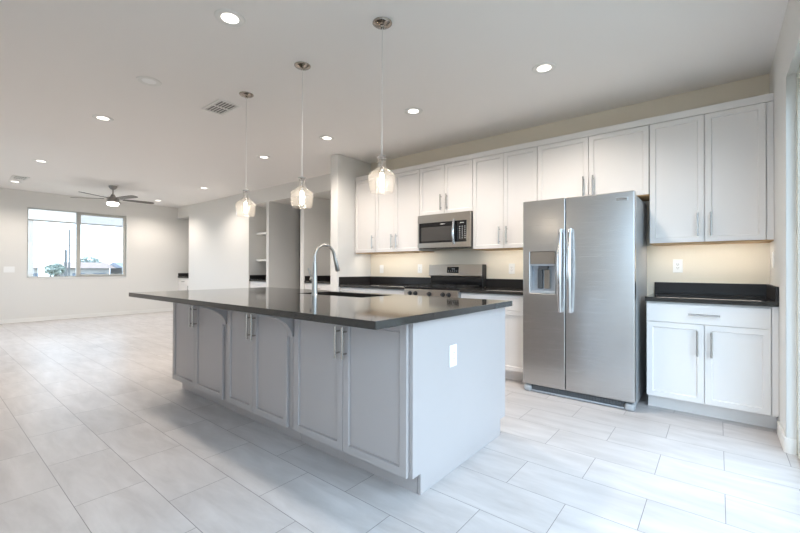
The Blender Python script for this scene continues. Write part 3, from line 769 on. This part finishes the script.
for z, lab in ((1.868, 'upper white shelf in the narrow recess right of the far pendant'), (1.305, 'lower white shelf in the narrow recess above its dark countertop')):
    tag(B(N2[0]+.002, N2[1]-.002, 4.59, YN-.002, z-.02, z+.02).build('wall_shelf', TRIM, bevel=.002, loc=(-7.326, YN, z)), lab, 'shelf', SHG)

# ================================================================== OUTDOORS
GROUND = mat('desert_ground', (.24, .21, .17), .95, var=.1, vscale=.6)
STUCCO = mat('patio_stucco', (.44, .37, .32), .9)
HWALL = mat('house_stucco', (.33, .30, .27), .9)
ROOF = mat('clay_roof', (.24, .16, .13), .9, var=.1, vscale=3)
ROOFB = mat('slate_roof', (.18, .185, .22), .9)
LEAF = mat('tree_leaves', (.31, .34, .30), .9, var=.2, vscale=3)
BARK = mat('tree_bark', (.12, .10, .08), .9)
POLE = mat('weathered_pole', (.11, .105, .10), .9)
WIRE = mat('cable_grey', (.13, .13, .13), .8)
w = MB()
w.prism([(-90, -1.6), (-26, -1.3), (-15, -.16), (40, -.16), (40, -2), (-90, -2)], 'y', -70, 80)
struct(w.build('ground', GROUND))
pc = thing('patio_cover', 'pale stucco patio posts and beam outside the window', 'patio cover', (-14, 2, -.16))
B(-14.1, -13.75, 1.55, 1.945, -.16, 2.365).build('post', STUCCO, pc, bevel=.01)
B(-14.1, -13.75, 5.8, 6.19, -.16, 2.365).build('post', STUCCO, pc, bevel=.01)
B(-14.15, -13.70, -.6, 6.6, 2.37, 3.0).build('beam', STUCCO, pc, bevel=.01)
def house(x0, x1, y0, y1, zg, ze, zr, label, roofm):
    h = thing('house', label, 'house', ((x0+x1)/2, (y0+y1)/2, zg), 'houses beyond the window')
    wl_ = B(x0, x1, y0, y1, zg, ze).build('wall', HWALL, h)
    e = .5; xm = (x0+x1)/2
    MB().prism([(x0-e, ze), (x1+e, ze), (xm, zr)], 'y', y0-e, y1+e).build('roof', roofm, h)
    n = max(2, int((y1-y0)/3))
    for k in range(n):
        yy = y0+(k+.5)*(y1-y0)/n
        B(x1-.02, x1+.03, yy-.5, yy+.5, zg+1.0, zg+2.1).build('window', mat('house_window', (.10, .11, .13), .2), h)
house(-56, -50, 9.6, 13.0, -1.5, 1.10, 1.72, 'low tan house with clay roof seen through the right window pane', ROOF)
house(-54, -48, 14.1, 20, -1.5, 1.12, 1.75, 'low house with bluish grey roof at the right edge of the window', ROOFB)
house(-56, -50, 5.4, 7.4, -1.5, 1.10, 1.6, 'low distant house with clay roof seen through the left window pane', ROOF)
def tree(x, y, zg, h, rad, label, n=420):
    t = thing('tree', label, 'tree', (x, y, zg), 'trees beyond the window')
    w = MB()
    w.tube([(x, y, zg), (x+.1, y+.05, zg+h*.4), (x, y, zg+h*.75)], [.16, .12, .05], 8)
    for k in range(5):
        a = k*1.26; w.tube([(x, y, zg+h*.4), (x+rad*.5*math.cos(a), y+rad*.5*math.sin(a), zg+h*.75)], [.07, .03], 6)
    w.build('trunk', BARK, t)
    w = MB(); rnd = random.Random(int(x*7+y))
    for k in range(n):
        u, v, q = rnd.gauss(0, 1), rnd.gauss(0, 1), rnd.gauss(0, 1); L = math.sqrt(u*u+v*v+q*q); rr = rad*(rnd.random()**.35)
        c = Vector((x+u/L*rr, y+v/L*rr, zg+h-rad*.75+q/L*rr*.72)); s = .10*rad+.08
        d1 = Vector((rnd.gauss(0, 1), rnd.gauss(0, 1), rnd.gauss(0, 1))).normalized(); d2 = d1.orthogonal().normalized()
        vs = [w.bm.verts.new(c+d1*s), w.bm.verts.new(c+d2*s*.6), w.bm.verts.new(c-d1*s), w.bm.verts.new(c-d2*s*.6)]
        w.bm.faces.new(vs)
    w.build('crown', LEAF, t)
tree(-62, 13.9, -1.55, 4.15, 1.5, 'rounded green tree behind the tan house beyond the window')
tree(-30, 5.15, -1.35, 2.72, .45, 'small feathery tree beyond the left window pane')
def pole(x, y, zg, zt, rad, label, arm=False):
    p = thing('utility_pole', label, 'pole', (x, y, zg), 'poles beyond the window')
    MB().tube([(x, y, zg), (x, y, zt)], [rad, rad*.8], 10).build('shaft', POLE, p, smooth=True)
    if arm: B(x-.06, x+.06, y-.6, y+.6, zt-.5, zt-.4).build('crossarm', POLE, p)
pole(-36, 6.78, -1.4, 2.42, .10, 'short thick pole beyond the left window pane')
pole(-40, 7.75, -1.4, 4.2, .07, 'tall thin pole beyond the left window pane near the mullion')
tag(MB().tube([(-70, -30, 4.4), (-64, -5, 4.0), (-62, 12, 3.9), (-63, 30, 4.0), (-66, 50, 4.3)], .035, 6).build('power_line', WIRE, loc=(-62, 12, 3.9)), 'faint power line crossing the sky beyond the window', 'cable')
